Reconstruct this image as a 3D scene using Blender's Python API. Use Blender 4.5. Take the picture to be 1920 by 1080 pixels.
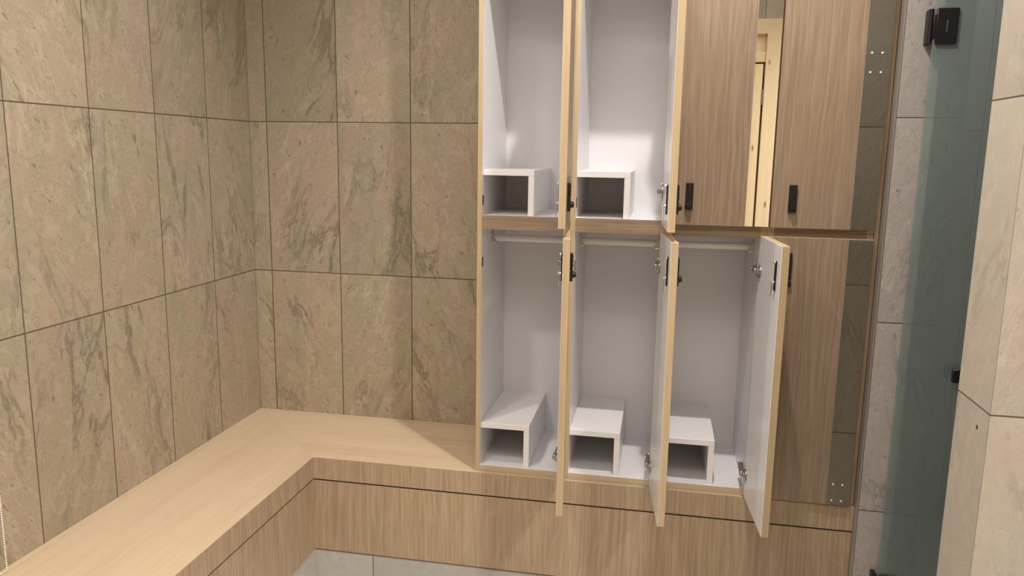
import bpy, bmesh, math, random
from mathutils import Vector, Matrix
random.seed(7)
for o_ in list(bpy.data.objects): bpy.data.objects.remove(o_)
SC = bpy.context.scene
COL = SC.collection

# ------------------------------------------------------------ camera
cd = bpy.data.cameras.new('camera'); cam = bpy.data.objects.new('camera', cd); COL.objects.link(cam)
yaw, pit, rol = -0.1874, -0.1709, 0.0157
fw = Vector((math.sin(yaw)*math.cos(pit), math.cos(yaw)*math.cos(pit), math.sin(pit)))
rt = Vector((math.cos(yaw), -math.sin(yaw), 0)); up = rt.cross(fw)
R_ = math.cos(rol)*rt + math.sin(rol)*up; U_ = -math.sin(rol)*rt + math.cos(rol)*up
M = Matrix((R_, U_, -fw)).transposed().to_4x4(); M.translation = Vector((1.6372, -2.9284, 1.5511))
cam.matrix_world = M
cd.sensor_width = 36; cd.lens = 36*1458.5/1920; cd.clip_start = .02
SC.camera = cam

# ------------------------------------------------------------ world, lamps, exposure
w = bpy.data.worlds.new('world'); SC.world = w; w.use_nodes = True
w.node_tree.nodes['Background'].inputs[0].default_value = (1, .9, .8, 1)
w.node_tree.nodes['Background'].inputs[1].default_value = .1
SC.view_settings.view_transform = 'Standard'; SC.view_settings.look = 'None'
SC.view_settings.exposure = 0.0; SC.view_settings.gamma = 1; SC.view_settings.use_curve_mapping = False
WARM = (1.0, .94, .875)
LAMPS = [  # x, y, watts, colour, radius
    (.70, -1.04, 46, WARM, .03), (1.68, -1.06, 112, WARM, .025), (2.66, -.85, 8, WARM, .03),
    (.62, -1.95, 92, WARM, .10), (1.68, -2.3, 55, WARM, .22), (3.1, -2.4, 330, WARM, .12)]  # middle lamp of this row is an added soft fill for the bench front
CEIL = 3.0
for x, y, p, c, rad in LAMPS:
    l = bpy.data.lights.new('ceiling_lamp', 'SPOT'); l.energy = p; l.color = c
    l.spot_size = math.radians(150); l.spot_blend = .9; l.shadow_soft_size = rad
    o = bpy.data.objects.new('ceiling_lamp', l); COL.objects.link(o); o.location = (x, y, CEIL-.02)
for y in (-2.15, -3.0):  # unseen soft area lights, added as fill for the locker interiors
    l = bpy.data.lights.new('soft_fill', 'AREA'); l.energy = 8; l.color = WARM; l.shape = 'RECTANGLE'; l.size = 1.2; l.size_y = .5
    o = bpy.data.objects.new('soft_fill', l); COL.objects.link(o); o.location = (1.45, y, CEIL-.02)
l = bpy.data.lights.new('alcove_fill', 'SPOT'); l.energy = 7; l.color = (.95, 1, .97); l.spot_size = 2.4; l.shadow_soft_size = .05  # unseen lamp added to lift the glass and the alcove behind it
o = bpy.data.objects.new('alcove_fill', l); COL.objects.link(o); o.location = (2.95, .25, CEIL-.3)

# ------------------------------------------------------------ node helpers
class NT:
    def __init__(s, name):
        s.m = bpy.data.materials.new(name); s.m.use_nodes = True
        s.t = s.m.node_tree; s.b = s.t.nodes['Principled BSDF']
    def n(s, typ, **k):
        nd = s.t.nodes.new(typ)
        for a, v in k.items():
            if a.startswith('i_'): nd.inputs[int(a[2:]) if a[2:].isdigit() else a[2:].replace('_', ' ')].default_value = v
            else: setattr(nd, a, v)
        return nd
    def l(s, a, b): s.t.links.new(a, b)
    def val(s, v, inp):
        if hasattr(v, 'is_linked') or isinstance(v, bpy.types.NodeSocket): s.l(v, inp)
        else: inp.default_value = v
    def math(s, op, a, b=0.0, c=None, clamp=False):
        nd = s.n('ShaderNodeMath', operation=op, use_clamp=clamp); s.val(a, nd.inputs[0]); s.val(b, nd.inputs[1])
        if c is not None: s.val(c, nd.inputs[2])
        return nd.outputs[0]
    def mr(s, v, a, b, c=0.0, d=1.0, smooth=False):
        nd = s.n('ShaderNodeMapRange', clamp=True)
        if smooth: nd.interpolation_type = 'SMOOTHSTEP'
        s.val(v, nd.inputs[0])
        for i, x in enumerate((a, b, c, d)): s.val(x, nd.inputs[i+1])
        return nd.outputs[0]
    def noise(s, vec, scale, detail=4, rough=.5, dist=0):
        nd = s.n('ShaderNodeTexNoise'); s.l(vec, nd.inputs['Vector'])
        nd.inputs['Scale'].default_value = scale; nd.inputs['Detail'].default_value = detail
        nd.inputs['Roughness'].default_value = rough; nd.inputs['Distortion'].default_value = dist
        return nd.outputs['Fac']
    def comb(s, x, y, z=0.0):
        nd = s.n('ShaderNodeCombineXYZ'); s.val(x, nd.inputs[0]); s.val(y, nd.inputs[1]); s.val(z, nd.inputs[2]); return nd.outputs[0]
    def mix(s, f, a, b, mode='MIX'):
        nd = s.n('ShaderNodeMix', data_type='RGBA', blend_type=mode); s.val(f, nd.inputs[0])
        for v, i in ((a, 6), (b, 7)):
            if isinstance(v, tuple): nd.inputs[i].default_value = v + ((1,) if len(v) == 3 else ())
            else: s.l(v, nd.inputs[i])
        return nd.outputs[2]
    def bump(s, h, strength=.2, dist=.001):
        nd = s.n('ShaderNodeBump', i_Strength=strength, i_Distance=dist); s.l(h, nd.inputs['Height']); s.l(nd.outputs[0], s.b.inputs['Normal'])
    def uv(s):
        u = s.n('ShaderNodeUVMap', uv_map='UVMap'); sp = s.n('ShaderNodeSeparateXYZ'); s.l(u.outputs[0], sp.inputs[0])
        return u.outputs[0], sp.outputs[0], sp.outputs[1]

def plain(name, col, rough=.5, metal=0, spec=.5):
    k = NT(name); k.b.inputs['Base Color'].default_value = col + (1,); k.b.inputs['Roughness'].default_value = rough
    k.b.inputs['Metallic'].default_value = metal; k.b.inputs['Specular IOR Level'].default_value = spec
    if name.startswith('white_') and 'laminate' in name: return k.m
    # faint surface variation
    tc = k.n('ShaderNodeTexCoord'); f = k.noise(tc.outputs['Object'], 6, 1)
    k.l(k.mr(f, .3, .7, max(rough-.015, 0), min(rough+.015, 1)), k.b.inputs['Roughness'])
    return k.m

def wood(name, dark, mid, light, rough=.45, fine=1.0):
    """oak laminate: UV u runs along the grain, v across, metres"""
    k = NT(name); uv, u, v = k.uv()
    wob = k.noise(k.comb(k.math('MULTIPLY', u, 1.6), k.math('MULTIPLY', v, 5.)), 1.0, 3)
    vv = k.math('ADD', v, k.math('MULTIPLY', wob, .05))
    broad = k.noise(k.comb(k.math('MULTIPLY', u, .7), k.math('MULTIPLY', vv, 16.)), 1.0, 3)
    med = k.noise(k.comb(k.math('MULTIPLY', u, 3.), k.math('MULTIPLY', vv, 110.)), 1.0, 4, .6)
    fin = k.noise(k.comb(k.math('MULTIPLY', u, 14.), k.math('MULTIPLY', v, 520.)), 1.0, 2)
    cath = k.math('ABSOLUTE', k.math('SUBTRACT', k.math('FRACT', k.math('MULTIPLY', k.noise(k.comb(k.math('MULTIPLY', u, .9), k.math('MULTIPLY', v, 5.)), 1.0, 2, .4), 17.)), .5))
    c = k.mix(k.mr(broad, .3, .7), mid, dark)
    c = k.mix(k.math('MULTIPLY', k.mr(med, .42, .68), .75*fine), c, light)
    c = k.mix(k.math('MULTIPLY', k.mr(fin, .5, .75), .3*fine), c, dark)
    c = k.mix(k.math('MULTIPLY', k.mr(cath, .34, .5), .22*fine), c, light)
    k.l(c, k.b.inputs['Base Color']); k.b.inputs['Roughness'].default_value = rough
    k.bump(k.math('ADD', med, fin), .12, .0004)
    return k.m

def pine(name):
    k = NT(name); uv, u, v = k.uv()
    broad = k.noise(k.comb(k.math('MULTIPLY', u, .8), k.math('MULTIPLY', v, 18.)), 1.0, 3)
    c = k.mix(k.mr(broad, .3, .7), (.74, .56, .36), (.84, .67, .47))
    vo = k.n('ShaderNodeTexVoronoi', i_Scale=1.0, feature='F1'); k.l(k.comb(k.math('MULTIPLY', u, 4.5), k.math('MULTIPLY', v, 14.)), vo.inputs['Vector'])
    kn = k.mr(vo.outputs['Distance'], .06, .13, 1, 0)
    c = k.mix(kn, c, (.30, .15, .06))
    k.l(c, k.b.inputs['Base Color']); k.b.inputs['Roughness'].default_value = .5
    return k.m

def tile(name, base, warm, green, grey, grout, greyness=.15, tw=.3, th=.6, rough=.5, vein=1.0, mauve=(1, 99)):
    """stone-look porcelain tile: UV in metres with joints at whole multiples of tw / th"""
    k = NT(name); uv, u, v = k.uv()
    tu = k.math('DIVIDE', u, tw); tv = k.math('DIVIDE', v, th)
    def edge(t, s):
        f = k.math('FRACT', t); return k.math('MULTIPLY', k.math('MINIMUM', f, k.math('SUBTRACT', 1.0, f)), s)
    d = k.math('MINIMUM', edge(tu, tw), edge(tv, th))
    joint = k.mr(d, .0012, .0024, 1, 0)
    iu, iv = k.math('FLOOR', tu), k.math('FLOOR', tv)
    wn = k.n('ShaderNodeTexWhiteNoise', noise_dimensions='2D'); k.l(k.comb(iu, iv), wn.inputs['Vector'])
    sp = k.n('ShaderNodeSeparateColor'); k.l(wn.outputs['Color'], sp.inputs[0]); r1, r2, r3 = sp.outputs
    ang = k.math('MULTIPLY', k.math('SUBTRACT', r2, .5), .9)
    # slanted strata inside each tile
    us = k.math('ADD', u, k.math('MULTIPLY', v, ang))
    P = k.comb(us, k.math('MULTIPLY', v, .30), k.math('MULTIPLY', r1, 37.))
    Pi = k.comb(us, k.math('MULTIPLY', v, .75), k.math('MULTIPLY', r1, 37.))
    big = k.noise(P, 9, 5, .55, .6)
    mid_ = k.noise(Pi, 24, 6, .68, .4)
    fine = k.noise(Pi, 90, 4, .6, .5)
    c = k.mix(k.mr(big, .35, .65), warm, green)
    c = k.mix(k.mr(mid_, .35, .75), c, base)
    rid = k.math('ABSOLUTE', k.math('SUBTRACT', k.noise(P, 7.5, 6, .62, .5), .5))
    streak = k.math('MULTIPLY', k.mr(rid, 0, .035, 1, 0), k.mr(k.noise(P, 5, 2), .46, .62))
    c = k.mix(k.math('MULTIPLY', streak, .38*vein), c, grey)
    rid2 = k.math('ABSOLUTE', k.math('SUBTRACT', k.noise(k.comb(us, k.math('MULTIPLY', v, .2), k.math('MULTIPLY', r3, 21.)), 13, 6, .65, .35), .52))
    st2 = k.math('MULTIPLY', k.mr(rid2, 0, .02, 1, 0), k.mr(k.noise(P, 6, 2), .52, .60))
    c = k.mix(k.math('MULTIPLY', st2, .2*vein), c, tuple(min(1, x*1.5) for x in base))
    c = k.mix(k.math('MULTIPLY', k.mr(k.math('ABSOLUTE', k.math('SUBTRACT', mid_, .5)), 0, .012, 1, 0), .30*vein), c, grey)
    ch = k.noise(k.comb(k.math('ADD', us, k.math('MULTIPLY', v, .35)), k.math('MULTIPLY', v, .45), k.math('MULTIPLY', r2, 11.)), 55, 3, .7, .3)
    chip = k.math('MULTIPLY', k.mr(ch, .63, .68), k.mr(mid_, .40, .55))
    c = k.mix(k.math('MULTIPLY', chip, .5*vein/1.3), c, grey)
    chip2 = k.mr(ch, .33, .29)
    c = k.mix(k.math('MULTIPLY', chip2, .3*vein/1.3), c, tuple(min(1, x*1.4) for x in base))
    c = k.mix(k.math('MULTIPLY', k.mr(fine, .58, .72), .25), c, grey)
    c = k.mix(k.math('MULTIPLY', k.mr(fine, .26, .40, 1, 0), .22), c, tuple(min(1, x*1.35) for x in base))
    c = k.mix(k.mr(r3, .8, 1, 0, greyness*2), c, grey)
    hsv = k.n('ShaderNodeHueSaturation'); k.l(c, hsv.inputs['Color']); k.l(k.mr(r2, 0, 1, .92, 1.06), hsv.inputs['Value'])
    c = hsv.outputs[0]
    c = k.mix(joint, c, grout)
    k.l(c, k.b.inputs['Base Color'])
    k.l(k.mr(joint, 0, 1, rough, .9), k.b.inputs['Roughness'])
    h = k.math('ADD', k.math('MULTIPLY', mid_, .6), k.math('ADD', k.math('MULTIPLY', fine, .25), k.math('SUBTRACT', k.math('MULTIPLY', streak, -.25), k.math('MULTIPLY', joint, 1.5))))
    k.bump(h, .45, .0016)
    return k.m

GROUT = (.105, .075, .048)
M_TILE = tile('beige_stone_tile', (.44, .365, .273), (.41, .32, .24), (.33, .30, .205), (.155, .13, .09), GROUT, vein=2.0)
M_TILEG = tile('stone_tile_cool_light', (.50, .44, .375), (.46, .385, .335), (.43, .40, .34), (.27, .235, .195), (.12, .10, .08), vein=1.2)  # wall tile with the cooler light of the right side put into its colour
M_STRIP = tile('strip_tile_cool_light', (.47, .425, .395), (.42, .37, .35), (.41, .39, .36), (.22, .195, .19), (.12, .10, .09), vein=2.2)  # same tile, tinted lilac for the cool light on the strip
M_PLINTH = tile('pale_grey_plinth_tile', (.52, .50, .46), (.46, .43, .39), (.44, .43, .40), (.34, .32, .28), (.16, .14, .12), tw=.6, th=.6, vein=.6)
M_OAK = wood('oak_laminate', (.35, .25, .155), (.41, .30, .19), (.56, .44, .31), fine=.9)
M_DOOR = wood('oak_door_laminate', (.24, .170, .110), (.295, .213, .140), (.42, .32, .225), fine=.9)
M_TOP = wood('oak_bench_top', (.51, .39, .255), (.58, .455, .305), (.67, .545, .38), .42, .45)
M_EDGE = wood('oak_edge_band', (.46, .34, .20), (.53, .405, .245), (.62, .495, .325), .45, .5)
M_WHITE = plain('white_laminate', (.81, .80, .815), .28)
M_SHELF = plain('white_shelf_laminate', (.85, .84, .85), .33)
M_BLACK = plain('matt_black_metal', (.012, .012, .014), .38, .3)
M_KNOB = plain('gloss_black_knob', (.02, .02, .02), .18, .5)
M_CHROME = plain('chrome', (.80, .78, .75), .14, 1)
M_STEEL = plain('brushed_steel', (.42, .40, .37), .35, 1)
M_GREYP = plain('grey_plastic', (.075, .068, .062), .5)
M_RAIL = plain('satin_aluminium', (.66, .65, .63), .4, .55)
M_DOT = plain('clear_fixing', (.85, .85, .80), .3)
M_CEIL = plain('ceiling_paint', (.72, .68, .62), .8)
M_TRIM = plain('tile_trim_metal', (.42, .39, .36), .4, .6)
M_GAP = plain('dark_groove', (.035, .022, .012), .8)  # near-black: colours in the shade of gaps, and the tile chip
M_BEAD = plain('white_bead', (.9, .88, .85), .3)
M_PINE = pine('pine_boards')
k = NT('mirror_glass'); k.b.inputs['Base Color'].default_value = (.83, .85, .79, 1); k.b.inputs['Metallic'].default_value = 1
tc_ = k.n('ShaderNodeTexCoord'); k.l(k.mr(k.noise(tc_.outputs['Object'], 3, 2), .3, .7, .0, .02), k.b.inputs['Roughness'])
M_MIRROR = k.m
k = NT('frosted_green_glass'); nt = k.t
tr = k.n('ShaderNodeBsdfTransparent'); tr.inputs[0].default_value = (.80, .86, .84, 1)
df = k.n('ShaderNodeBsdfDiffuse'); df.inputs[0].default_value = (.42, .50, .485, 1)
gl = k.n('ShaderNodeBsdfGlossy'); gl.inputs[0].default_value = (.8, .9, .9, 1); gl.inputs[1].default_value = .12
m1 = k.n('ShaderNodeMixShader'); m1.inputs[0].default_value = .27; k.l(tr.outputs[0], m1.inputs[1]); k.l(df.outputs[0], m1.inputs[2])
m2 = k.n('ShaderNodeMixShader'); fr = k.n('ShaderNodeFresnel', i_IOR=1.45); k.l(k.math('MULTIPLY', fr.outputs[0], .9), m2.inputs[0])
k.l(m1.outputs[0], m2.inputs[1]); k.l(gl.outputs[0], m2.inputs[2]); k.l(m2.outputs[0], nt.nodes['Material Output'].inputs[0])
M_GLASS = k.m
k = NT('lamp_lens'); k.b.inputs['Emission Color'].default_value = (1, .9, .75, 1); k.b.inputs['Emission Strength'].default_value = 4
M_LENS = k.m

# ------------------------------------------------------------ mesh builder
class MB:
    def __init__(s): s.v = []; s.f = []; s.m = []; s.uv = []; s.mats = []; s.sm = []
    def mi(s, mat):
        if mat not in s.mats: s.mats.append(mat)
        return s.mats.index(mat)
    def bm_add(s, bm, mat, uvf=None, smooth=False):
        """uvf(co, normal) -> (u, v); mat may be a function of the normal"""
        bm.normal_update(); b = len(s.v); bm.verts.index_update()
        s.v += [tuple(v.co) for v in bm.verts]
        for f in bm.faces:
            s.f.append([b+v.index for v in f.verts]); mt = mat(f.normal, f.calc_center_median()) if callable(mat) else mat
            s.m.append(s.mi(mt)); s.sm.append(smooth)
            s.uv += [(uvf(v.co, f.normal) if uvf else (v.co.x, v.co.z)) for v in f.verts]
        bm.free()
    def box(s, x0, x1, y0, y1, z0, z1, mat, grain='z', bev=0, uvf=None, rot=None, seg=1):
        bm = bmesh.new()
        bmesh.ops.create_cube(bm, size=1, matrix=Matrix.Translation(((x0+x1)/2, (y0+y1)/2, (z0+z1)/2)) @ Matrix.Diagonal((x1-x0, y1-y0, z1-z0, 1)))
        if bev: bmesh.ops.bevel(bm, geom=bm.edges[:], offset=bev, segments=seg, affect='EDGES', profile=.5)
        if uvf is None: uvf = grain_uv(grain)
        if rot is not None: bm.transform(rot)
        s.bm_add(bm, mat, uvf); return s
    def cyl(s, p0, p1, r, mat, n=20, r2=None, smooth=True, bev=0):
        p0, p1 = Vector(p0), Vector(p1); d = p1-p0; bm = bmesh.new()
        bmesh.ops.create_cone(bm, cap_ends=True, segments=n, radius1=r, radius2=r if r2 is None else r2, depth=d.length)
        if bev: bmesh.ops.bevel(bm, geom=[e for e in bm.edges if abs(e.verts[0].co.z-e.verts[1].co.z) < 1e-6], offset=bev, segments=2, affect='EDGES')
        bm.transform(Matrix.Translation((p0+p1)/2) @ d.to_track_quat('Z', 'Y').to_matrix().to_4x4())
        s.bm_add(bm, mat, None, smooth); return s
    def sph(s, c, r, mat, n=10):
        bm = bmesh.new(); bmesh.ops.create_uvsphere(bm, u_segments=n, v_segments=n//2+1, radius=r, matrix=Matrix.Translation(c)); s.bm_add(bm, mat, None, True); return s
    def prism(s, pts, y0, y1, mat, uvf=None, axis='y'):
        """polygon in x,z (axis y) or x,y (axis z), extruded"""
        bm = bmesh.new()
        mk = (lambda a, b, c: (a, c, b)) if axis == 'y' else (lambda a, b, c: (a, b, c))
        a = [bm.verts.new(mk(p[0], p[1], y0)) for p in pts]; b = [bm.verts.new(mk(p[0], p[1], y1)) for p in pts]
        bm.faces.new(a); bm.faces.new(b)
        for i in range(len(pts)): j = (i+1) % len(pts); bm.faces.new((a[i], a[j], b[j], b[i]))
        bmesh.ops.recalc_face_normals(bm, faces=bm.faces[:]); s.bm_add(bm, mat, uvf or grain_uv('z')); return s
    def build(s, name, parent=None):
        me = bpy.data.meshes.new(name); me.from_pydata(s.v, [], s.f)
        for m in s.mats: me.materials.append(m)
        uvl = me.uv_layers.new(name='UVMap')
        for i, c in enumerate(s.uv): uvl.data[i].uv = c
        for i, p in enumerate(me.polygons): p.material_index = s.m[i]; p.use_smooth = s.sm[i]
        me.update(); o = bpy.data.objects.new(name, me); COL.objects.link(o)
        if any(s.sm):
            for e in me.edges: pass
            me.set_sharp_from_angle(angle=math.radians(40))
        if parent: o.parent = parent
        return o

def grain_uv(g):
    ou, ov = random.uniform(0, 40), random.uniform(0, 40)
    gi = 'xyz'.index(g)
    def f(co, n):
        ax = max(range(3), key=lambda i: abs(n[i]))
        if ax != gi:
            other = 3-ax-gi; return (co[gi]+ou, co[other]+ov+co[ax])
        a, b = [i for i in range(3) if i != ax]; return (co[a]+ou, co[b]+ov)
    return f

def tile_uv(x0=0, z0=0, y0=0):
    def f(co, n):
        ax = max(range(3), key=lambda i: abs(n[i]))
        if ax == 1: return (co.x-x0+30, co.z-z0+60)
        if ax == 0: return (co.y-y0+60, co.z-z0+60)
        return (co.x-x0+30, co.y-y0+60)
    return f

def tag(o, label=None, cat=None, group=None, kind=None):
    for a, b in (('label', label), ('category', cat), ('group', group), ('kind', kind)):
        if b: o[a] = b
    return o
def empty(name, loc=(0, 0, 0)):
    o = bpy.data.objects.new(name, None); COL.objects.link(o); o.location = loc; o.empty_display_size = .05; return o
def struct(o): o['kind'] = 'structure'; return o

# ------------------------------------------------------------ the room
JZ = .4663 - .0042            # a horizontal joint level (0.462)
T1 = tile_uv(.0743, JZ, 0)
struct(MB().box(-.12, 2.2855, 0, .12, 0, CEIL, M_TILE, uvf=T1).build('wall_back'))
struct(MB().box(-.12, 0, -4.0, 0, 0, CEIL, M_TILE, uvf=T1).build('wall_left'))
struct(MB().box(-.12, 4.2, -4.0, 1.2, -.1, 0, M_PLINTH, uvf=tile_uv(.673-.6, 0, -.456)).build('floor'))
struct(MB().box(-.12, 4.2, -4.0, 1.2, CEIL, CEIL+.1, M_CEIL).build('ceiling'))
# tiled return beside the lockers
T2 = tile_uv(2.286, .4704-.0006, .118)
m = MB().box(2.2862, 2.4588, -.482, .12, 0, CEIL, M_STRIP, uvf=T2)
struct(m.build('wall_right'))
struct(MB().box(2.2805, 2.2858, -.4825, -.30, .11, CEIL, M_TRIM).build('trim_1'))
struct(MB().box(2.4590, 2.466, -.4825, -.475, 0, CEIL, M_TRIM).build('trim_2'))
struct(MB().box(2.2758, 2.2767, -1.299, -1.293, 1.024, 1.032, M_GAP, rot=None).build('wall_chip'))  # small dark sliver for a chip in the partition tile
# alcove behind the glass
struct(MB().box(2.4588, 4.2, .55, .67, 0, CEIL, M_TILEG, uvf=T2).build('wall_shower_back'))
struct(MB().box(3.45, 3.57, -1.18, .55, 0, CEIL, M_TILEG, uvf=T2).build('wall_shower_side'))
# partition nearer the camera
T3 = tile_uv(2.276-.02, .4704-.0006, -1.3485)
struct(MB().box(2.2765, 3.9, -1.3485, -1.18, 0, CEIL, M_TILEG, uvf=T3).build('wall_partition'))
struct(MB().box(3.9, 4.02, -4.0, -1.18, 0, CEIL, M_TILE, uvf=T3).build('wall_far_right'))
m = MB()
YB = -3.6
m.box(-.12, 1.385, YB-.12, YB, 0, CEIL, M_TILEG, uvf=T3)
m.box(2.365, 4.02, YB-.12, YB, 0, CEIL, M_TILEG, uvf=T3)
m.box(1.385, 2.365, YB-.12, YB, 2.455, CEIL, M_TILEG, uvf=T3)
struct(m.build('wall_front'))
# pine door behind the camera, seen in the mirror strip
df_ = MB()
df_.prism([(2.275, 0), (2.365, 0), (2.365, 2.455), (2.275, 2.36)], YB-.10, YB+.02, M_PINE)
df_.prism([(1.385, 0), (1.475, 0), (1.475, 2.36), (1.385, 2.455)], YB-.10, YB+.02, M_PINE)
df_.prism([(1.385, 2.455), (1.475, 2.36), (2.275, 2.36), (2.365, 2.455)], YB-.10, YB+.02, M_PINE, uvf=grain_uv('x'))
df_.box(1.475, 2.275, YB-.06, YB+.005, 2.18, 2.245, M_PINE, 'x', .003)
for i in range(8): df_.box(1.475+.1*i+.0015, 1.575+.1*i-.0015, YB-.05, YB-.02, 2.245, 2.36, M_PINE, 'z', .002)
fr_ = struct(df_.build('trim_3'))
leaf = MB().box(1.483, 1.583, YB-.05, YB, .01, 2.168, M_PINE, 'z', .002).box(2.165, 2.263, YB-.05, YB, .01, 2.168, M_PINE, 'z', .002)
leaf.box(1.583, 2.165, YB-.05, YB, 2.05, 2.168, M_PINE, 'x', .002).box(1.583, 2.165, YB-.05, YB, .01, .15, M_PINE, 'x', .002)
for i in range(6): leaf.box(1.583+.097*i+.001, 1.583+.097*(i+1)-.001, YB-.045, YB-.012, .15, 2.05, M_PINE, 'z', .002)
lf = struct(leaf.build('door_1'))
hg = MB()
for z in (1.95, .3): hg.cyl((2.269, YB+.006, z-.05), (2.269, YB+.006, z+.05), .006, M_STEEL)
struct(hg.build('door_hinge', lf))
struct(MB().box(1.475, 2.275, YB-.12, YB-.11, 0, 2.2, M_GAP).build('dark_gap_backing'))  # dark sheet behind the door, standing in for shade in its gaps
# lamp discs
for x, y, p, c, rad in LAMPS:
    d = MB().cyl((x, y, CEIL-.004), (x, y, CEIL+.004), .045, M_TRIM, 32).cyl((x, y, CEIL-.006), (x, y, CEIL-.003), .034, M_LENS, 32)
    struct(d.build('trim_5'))

# ------------------------------------------------------------ bench
BD, BX, ZB, ZS, ZP = .4566, .4503, .4663, .3829, .1106
XE = 2.2798
bench = empty('corner_bench', (BX, -BD, 0))
tag(bench, 'long L-shaped oak laminate bench along the left wall and under the lockers', 'bench')
inv = Vector((-BX, BD, 0))
def bpart(m, name, label=None):
    o = m.build(name, bench); o.location = inv
    if label: o['label'] = label
    return o
YF = -3.58
g = .0001
m = MB(); m.prism([(0.001, -.001-g), (BX, -BD-g), (BX, YF), (0.001, YF)], ZB-.03, ZB, M_TOP, grain_uv('y'), 'z')
m.prism([(0.001+g, -.001), (XE, -.001), (XE, -BD), (BX+g, -BD)], ZB-.03, ZB, M_TOP, grain_uv('x'), 'z')
bpart(m, 'bench_top')
m = MB().box(BX-.02, BX, YF, -BD+.0, ZS+.003, ZB-.0302, M_OAK, 'z')
m.box(BX-.02, XE, -BD, -BD+.02, ZS+.003, ZB-.0302, M_OAK, 'z')
# the front edge of the top carries the same laminate
m.box(BX, BX+.0012, YF, -BD-.0012, ZS+.003, ZB-.0004, M_OAK, 'z').box(BX, XE, -BD-.0012, -BD, ZS+.003, ZB-.0004, M_OAK, 'z')
bpart(m, 'fascia')
m = MB().box(BX-.022, BX-.002, YF, -BD, ZS-.006, ZS+.004, M_GAP).box(BX-.022, XE, -BD+.002, -BD+.022, ZS-.006, ZS+.004, M_GAP)  # near-black strip, the shade of the slit put into its colour
bpart(m, 'shadow_groove', 'strip coloured as the shade in the groove between fascia and front panel')
bpart(MB().box(BX-.02, BX, YF, -BD-.0002, ZP+.003, ZS-.003, M_OAK, 'z'), 'front_panel')
bpart(MB().box(BX-.0198, XE, -BD, -BD+.02, ZP+.003, ZS-.003, M_OAK, 'z'), 'front_panel')
T4 = tile_uv(.673, -.4894, -.456)
m = MB().box(BX-.04, BX+.004, YF, -BD-.004, 0, ZP, M_PLINTH, uvf=T4, bev=.001).box(BX-.04, XE, -BD-.004, -BD+.04, 0, ZP, M_PLINTH, uvf=T4, bev=.001)
bpart(m, 'tiled_plinth', 'pale grey tiled plinth under the wooden panels')

# ------------------------------------------------------------ lockers
D = .443; TD = .0215
XC = [(1.0465, 1.062, 1.332, 1.3515), (1.3519, 1.369, 1.638, 1.6575), (1.6579, 1.675, 1.940, 1.9605), (1.9609, 1.981, 2.246, 2.264)]
ROW = {'low': dict(z0=ZB+.0004, f=.4886, c=1.3065, z1=1.3289, d0=.4715, d1=1.3153),
       'up': dict(z0=1.3292, f=1.352, c=2.152, z1=2.172, d0=1.3425, d1=2.167)}
LOCK_Z = {'low': 1.227, 'up': 1.431}

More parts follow.
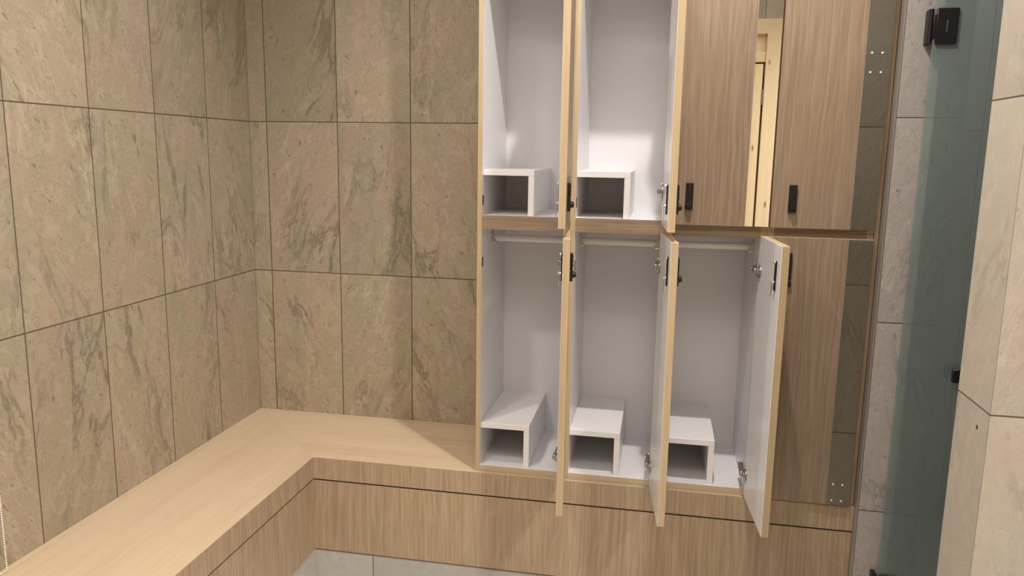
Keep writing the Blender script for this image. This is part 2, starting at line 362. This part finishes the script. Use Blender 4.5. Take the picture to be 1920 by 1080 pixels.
def make_door(root, col, row, width, loc, ang, label):
    R = ROW[row]; z0, z1 = R['d0'], R['d1']; w = width
    white = lambda n, c: (M_WHITE if n.y > .5 else (M_DOOR if n.y < -.5 else M_EDGE))
    dm = MB().box(-w, 0, -TD, 0, z0, z1, white, 'z', .0008)
    door = dm.build('door', root)
    door.location = Vector(loc)-root.location; door.rotation_euler.z = ang
    if label: door['label'] = label
    # mirror strip at the hinge side, with a thin bright edge
    mw = .0705
    mm = MB().box(-mw, -.0015, -TD-.0016, -TD-.0001, z0+.002, z1-.002, M_MIRROR, 'z')
    mm.box(-mw-.0014, -mw, -TD-.0016, -TD-.0001, z0+.002, z1-.002, M_TRIM)
    mm.build('mirror_strip', door)['label'] = 'narrow mirror strip'
    if col == 3:
        zc = 1.825 if row == 'up' else .515
        for dx in (-.054, -.026):
            for dz in (-.027, .027): MB().cyl((dx, -TD-.0028, zc+dz), (dx, -TD-.0014, zc+dz), .003, M_DOT, 12).build('mirror_fixing', door)
    # lock, at the free side
    lx = -w+.052; lz = LOCK_Z[row]
    if row == 'up' and col == 3 or row == 'low' and col == 3: lx = -w+(.0585 if row == 'up' else .056)
    pl = MB().box(lx-.0115, lx+.0115, -TD-.009, -TD, lz-.041, lz+.041, M_BLACK, 'z', .0015, seg=2)
    pl.build('lock_plate', door)['label'] = 'black combination lock'
    kb = MB().cyl((lx, -TD-.009, lz-.022), (lx, -TD-.013, lz-.022), .0105, M_KNOB, 28)
    kb.cyl((lx, -TD-.013, lz-.022), (lx, -TD-.019, lz-.022), .0085, M_KNOB, 28, bev=.001)
    kb.box(lx-.001, lx+.001, -TD-.0196, -TD-.0189, lz-.027, lz-.017, M_BLACK)
    kb.build('knob', door)
    for i, dz in enumerate((.030, .018, .006)):
        MB().cyl((lx, -TD-.0088, lz+dz), (lx, -TD-.0104, lz+dz), .0042, M_KNOB, 18).build('dial', door)
    bk = MB().box(lx-.008, lx+.008, 0, .004, lz-.042, lz+.042, M_BLACK, 'z', .001)
    bk.build('lock_backing', door)
    for dz in (.038, -.018):
        MB().cyl((lx, .003, lz+dz), (lx, .0085, lz+dz), .0048, M_CHROME, 16, bev=.001).build('screw', door)
    cm = MB().box(lx-.005, lx+.005, .0085, .0105, lz-.058, lz-.012, M_CHROME, 'z', .0008)
    cm.cyl((lx, .010, lz-.018), (lx, .0135, lz-.018), .0055, M_CHROME, 6)
    cm.build('cam_latch', door)
    hz = (z0+.075, LOCK_Z[row]-.02) if row == 'low' else (LOCK_Z[row]+.013, z1-.08)
    for z in hz:
        h = MB().cyl((-.023, 0, z), (-.023, .0035, z), .0175, M_STEEL, 24, bev=.0008)
        h.box(-.045, -.001, .0, .0016, z-.0115, z+.0115, M_STEEL, bev=.0005)
        h.box(-.030, -.004, .0022, .0105, z-.008, z+.008, M_STEEL, bev=.001)
        for s_ in (-1, 1): h.cyl((-.0235, .001, z+s_*.024), (-.0235, .0032, z+s_*.024), .004, M_CHROME, 12)
        h.box(-.0285, -.0185, 0, .0014, z-.030, z+.030, M_STEEL, bev=.0005)
        h.build('hinge_cup', door)
    return door, hz

def make_locker(col, row, open_ang, label, doorlabel):
    xo0, xi0, xi1, xo1 = XC[col]; R = ROW[row]
    root = empty('locker', ((xo0+xo1)/2, -D, R['z0']))
    tag(root, label, 'locker', 'oak lockers in two rows on the bench')
    T = -root.location
    def part(m, name, lab=None, par=None):
        o = m.build(name, par or root)
        if not par: o.location = T
        if lab: o['label'] = lab
        return o
    fm = lambda n, c: (M_OAK if row == 'z' else M_EDGE) if n.y < -.5 else M_WHITE
    fr = lambda n, c: M_DOOR if n.y < -.5 else M_WHITE
    side = (lambda n, c: M_EDGE if n.y < -.5 else (M_OAK if n.x < -.5 else M_WHITE)) if col == 0 else fm
    m = MB()
    m.box(xo0, xi0, -D, -.002, R['z0'], R['z1'], side, 'z', .0004)
    m.box(xi1, xo1, -D, -.002, R['z0'], R['z1'], fm, 'z', .0004)
    fl = fr if row == 'up' else (lambda n, c: M_TOP if n.y < -.5 else M_WHITE)
    m.box(xi0-.0002, xi1+.0002, -D+.0002, -.002, R['z0'], R['f'], fl, 'x')
    m.box(xi0-.0002, xi1+.0002, -D+.0002, -.002, R['c'], R['z1'], fr, 'x')
    m.box(xi0-.0002, xi1+.0002, -.047, -.039, R['f'], R['c'], M_WHITE)
    part(m, 'cabinet_body')
    # shoe shelf: a board on the left wall held by one upright
    s = MB(); sw, sh, t = .1690, .1505, .019
    if row == 'up': sh = .148
    y0, y1 = -D+.0105, -.0475; f = R['f']
    s.box(xi0+.0003, xi0+sw, y0, y1, f+sh-t, f+sh, M_SHELF, bev=.0006)
    s.box(xi0+sw-t, xi0+sw, y0+.0005, y1, f+.0002, f+sh-t-.0002, M_SHELF, bev=.0006)
    part(s, 'shoe_shelf')
    if row == 'low':
        yr, zr = -.285, 1.262
        r = MB(); bm = bmesh.new()
        bmesh.ops.create_cone(bm, cap_ends=True, segments=28, radius1=1, radius2=1, depth=xi1-xi0-.012)
        bm.transform(Matrix.Translation(((xi0+xi1)/2, yr, zr)) @ Matrix.Diagonal((1, .0075, .0125, 1)) @ Matrix.Rotation(math.pi/2, 4, 'Y'))
        r.bm_add(bm, M_RAIL, None, True)
        rail = part(r, 'hanging_rail', 'pale oval hanging rail')
        for x, sg in ((xi0, 1), (xi1, -1)):
            b = MB(); xa, xb = sorted((x, x+sg*.004)); b.box(xa, xb, yr-.004, yr+.004, zr-.012, 1.302, M_STEEL, bev=.001)
            xa, xb = sorted((x, x+sg*.016)); b.box(xa, xb, yr-.012, yr+.012, zr-.0185, zr-.0128, M_CHROME, bev=.0015)
            b.cyl((x+sg*.004, yr, zr+.024), (x+sg*.0065, yr, zr+.024), .0035, M_CHROME, 12)
            b.prism([(x, zr-.015), (x+sg*.018, zr-.015), (x+sg*.003, zr+.016), (x, zr+.016)], yr-.0105, yr-.0085, M_STEEL)
            b.build('rail_bracket', rail)
    # strike plate for the latch
    lz = LOCK_Z[row]-.031
    q = MB().box(xi0, xi0+.0016, -D+.004, -D+.019, lz-.016, lz+.016, M_GREYP, bev=.0005)
    part(q, 'strike_plate', 'small dark strike plate')
    if open_ang is None:
        xr = {2: 1.9595, 3: 2.2625}[col]; xl = 1.668 if col == 2 else (1.9635 if row == 'up' else 1.9662)
        door, hz = make_door(root, col, row, xr-xl, (xr, -D-.0022, 0), 0, doorlabel)
    else:
        door, hz = make_door(root, col, row, .2925, (xi1+.001, -D-.0030, 0), math.pi/2+open_ang, doorlabel)
    door.location.z = -R['z0']
    for z in hz:
        h = MB().box(xi1-.0018, xi1, -D+.022, -D+.072, z-.007, z+.007, M_STEEL, bev=.0005)
        h.box(xi1-.0018, xi1, -D+.030, -D+.044, z-.026, z+.026, M_STEEL, bev=.0005)
        h.box(xi1-.0135, xi1-.0015, -D+.004, -D+.070, z-.0065, z+.0065, M_STEEL, bev=.0015)
        if open_ang is not None: h.box(xi1-.0155, xi1-.0035, -D-.020, -D+.008, z-.0085, z+.0085, M_STEEL, bev=.002)
        for dz in (-.019, .019): h.cyl((xi1-.0017, -D+.037, z+dz), (xi1-.004, -D+.037, z+dz), .004, M_CHROME, 12)
        h.cyl((xi1-.0134, -D+.056, z), (xi1-.0155, -D+.056, z), .0035, M_CHROME, 12)
        part(h, 'hinge_arm')
    return root

OPENW = 'open door, white inside with oak edge'
make_locker(0, 'up', .065, 'open upper locker beside the bare tiled wall, leftmost of the upper row, one shoe shelf', OPENW)
make_locker(1, 'up', .060, 'open upper locker second from the left, between the leftmost one and a closed oak door', OPENW)
make_locker(2, 'up', None, 'closed upper locker whose mirror strip reflects pale pine woodwork', 'closed oak door')
make_locker(3, 'up', None, 'closed upper locker nearest the glass door, its mirror strip reflecting dark tiles', 'closed oak door')
make_locker(0, 'low', .117, 'open lower locker at the end over the bare bench, its door seen edge-on', OPENW)
make_locker(1, 'low', .103, 'open lower locker in the middle of three open ones, second from the left', OPENW)
make_locker(2, 'low', .077, 'open lower locker under the closed pine-reflecting one, white inside of door in full view', OPENW)
make_locker(3, 'low', None, 'closed lower locker nearest the glass door, half hidden by an open door', 'closed oak door')
tag(MB().box(2.2660, 2.2798, -D, -.002, ZB+.0004, 2.172, M_OAK, 'z', .0006).build('filler_panel'),
    'slim upright oak panel between the closed lockers and the tiled wall', 'panel')

tag(MB().box(1.0465, 2.2798, -D, -.002, 2.1725, CEIL, lambda n, c: M_OAK, 'z', .0006).build('bulkhead_panel'),
    'wide oak panel closing the space above the upper lockers', 'panel')

# ------------------------------------------------------------ glass door
gd = empty('glass_door', (2.352, -.512, .02))
tag(gd, 'tall green-tinted glass door with black hinges beside the lockers', 'glass door')
gi = -gd.location
def gp(m, name, lab=None):
    o = m.build(name, gd); o.location = gi
    if lab: o['label'] = lab
    return o
gp(MB().box(2.352, 3.15, -.516, -.508, .02, 2.30, M_GLASS, bev=.001), 'glass_pane')
for z in (1.915, .231):
    h = MB().box(2.356, 2.411, -.523, -.5165, z-.0475, z+.0475, M_BLACK, bev=.0012)
    h.box(2.356, 2.411, -.5075, -.501, z-.0475, z+.0475, M_BLACK, bev=.0012)
    h.box(2.348, 2.3575, -.521, -.503, z-.030, z+.030, M_BLACK, bev=.001)
    h.cyl((2.3435, -.511, z-.046), (2.3435, -.511, z+.046), .0065, M_BLACK, 20)
    h.box(2.337, 2.350, -.508, -.4825, z-.046, z+.046, M_BLACK, bev=.001)
    o = gp(h, 'hinge', 'black square hinge')
    s = MB().box(2.3815, 2.3835, -.5236, -.5229, z-.016, z+.016, M_CHROME); s.build('hinge_slot', o)
h = MB().box(2.488, 2.528, -.5500, -.5380, .916, .956, M_BLACK, bev=.002).cyl((2.508, -.54, .936), (2.508, -.516, .936), .009, M_BLACK)
h.box(2.488, 2.528, -.4860, -.4740, .916, .956, M_BLACK, bev=.002).cyl((2.508, -.508, .936), (2.508, -.484, .936), .009, M_BLACK)
gp(h, 'door_knob', 'square black knob')

# ------------------------------------------------------------ bead chain of a blind on the left wall
bc = empty('bead_chain', (.02, -1.347, ZB)); tag(bc, 'white bead chain hanging down the left wall to the bench', 'bead chain')
m = MB(); zt = 1.75; n = int((zt-ZB)/.0066)
for i in range(n):
    z = ZB+.004+i*.0066
    for yy in (-1.347, -1.387): m.sph((.02, yy, z), .0023, M_BEAD, 8)
for i in range(1, 6): m.sph((.02, -1.347-.0066*i, ZB+.0035), .0023, M_BEAD, 8)
o = m.build('beads', bc); o.location = -bc.location
m = MB(); 
for yy in (-1.347, -1.387): m.cyl((.02, yy, ZB+.003), (.02, yy, zt), .0006, M_BEAD, 6)
o = m.build('cord', bc); o.location = -bc.location
m = MB().cyl((.0, -1.367, zt), (.03, -1.367, zt), .024, M_BEAD, 28, bev=.002); o = m.build('pulley', bc); o.location = -bc.location
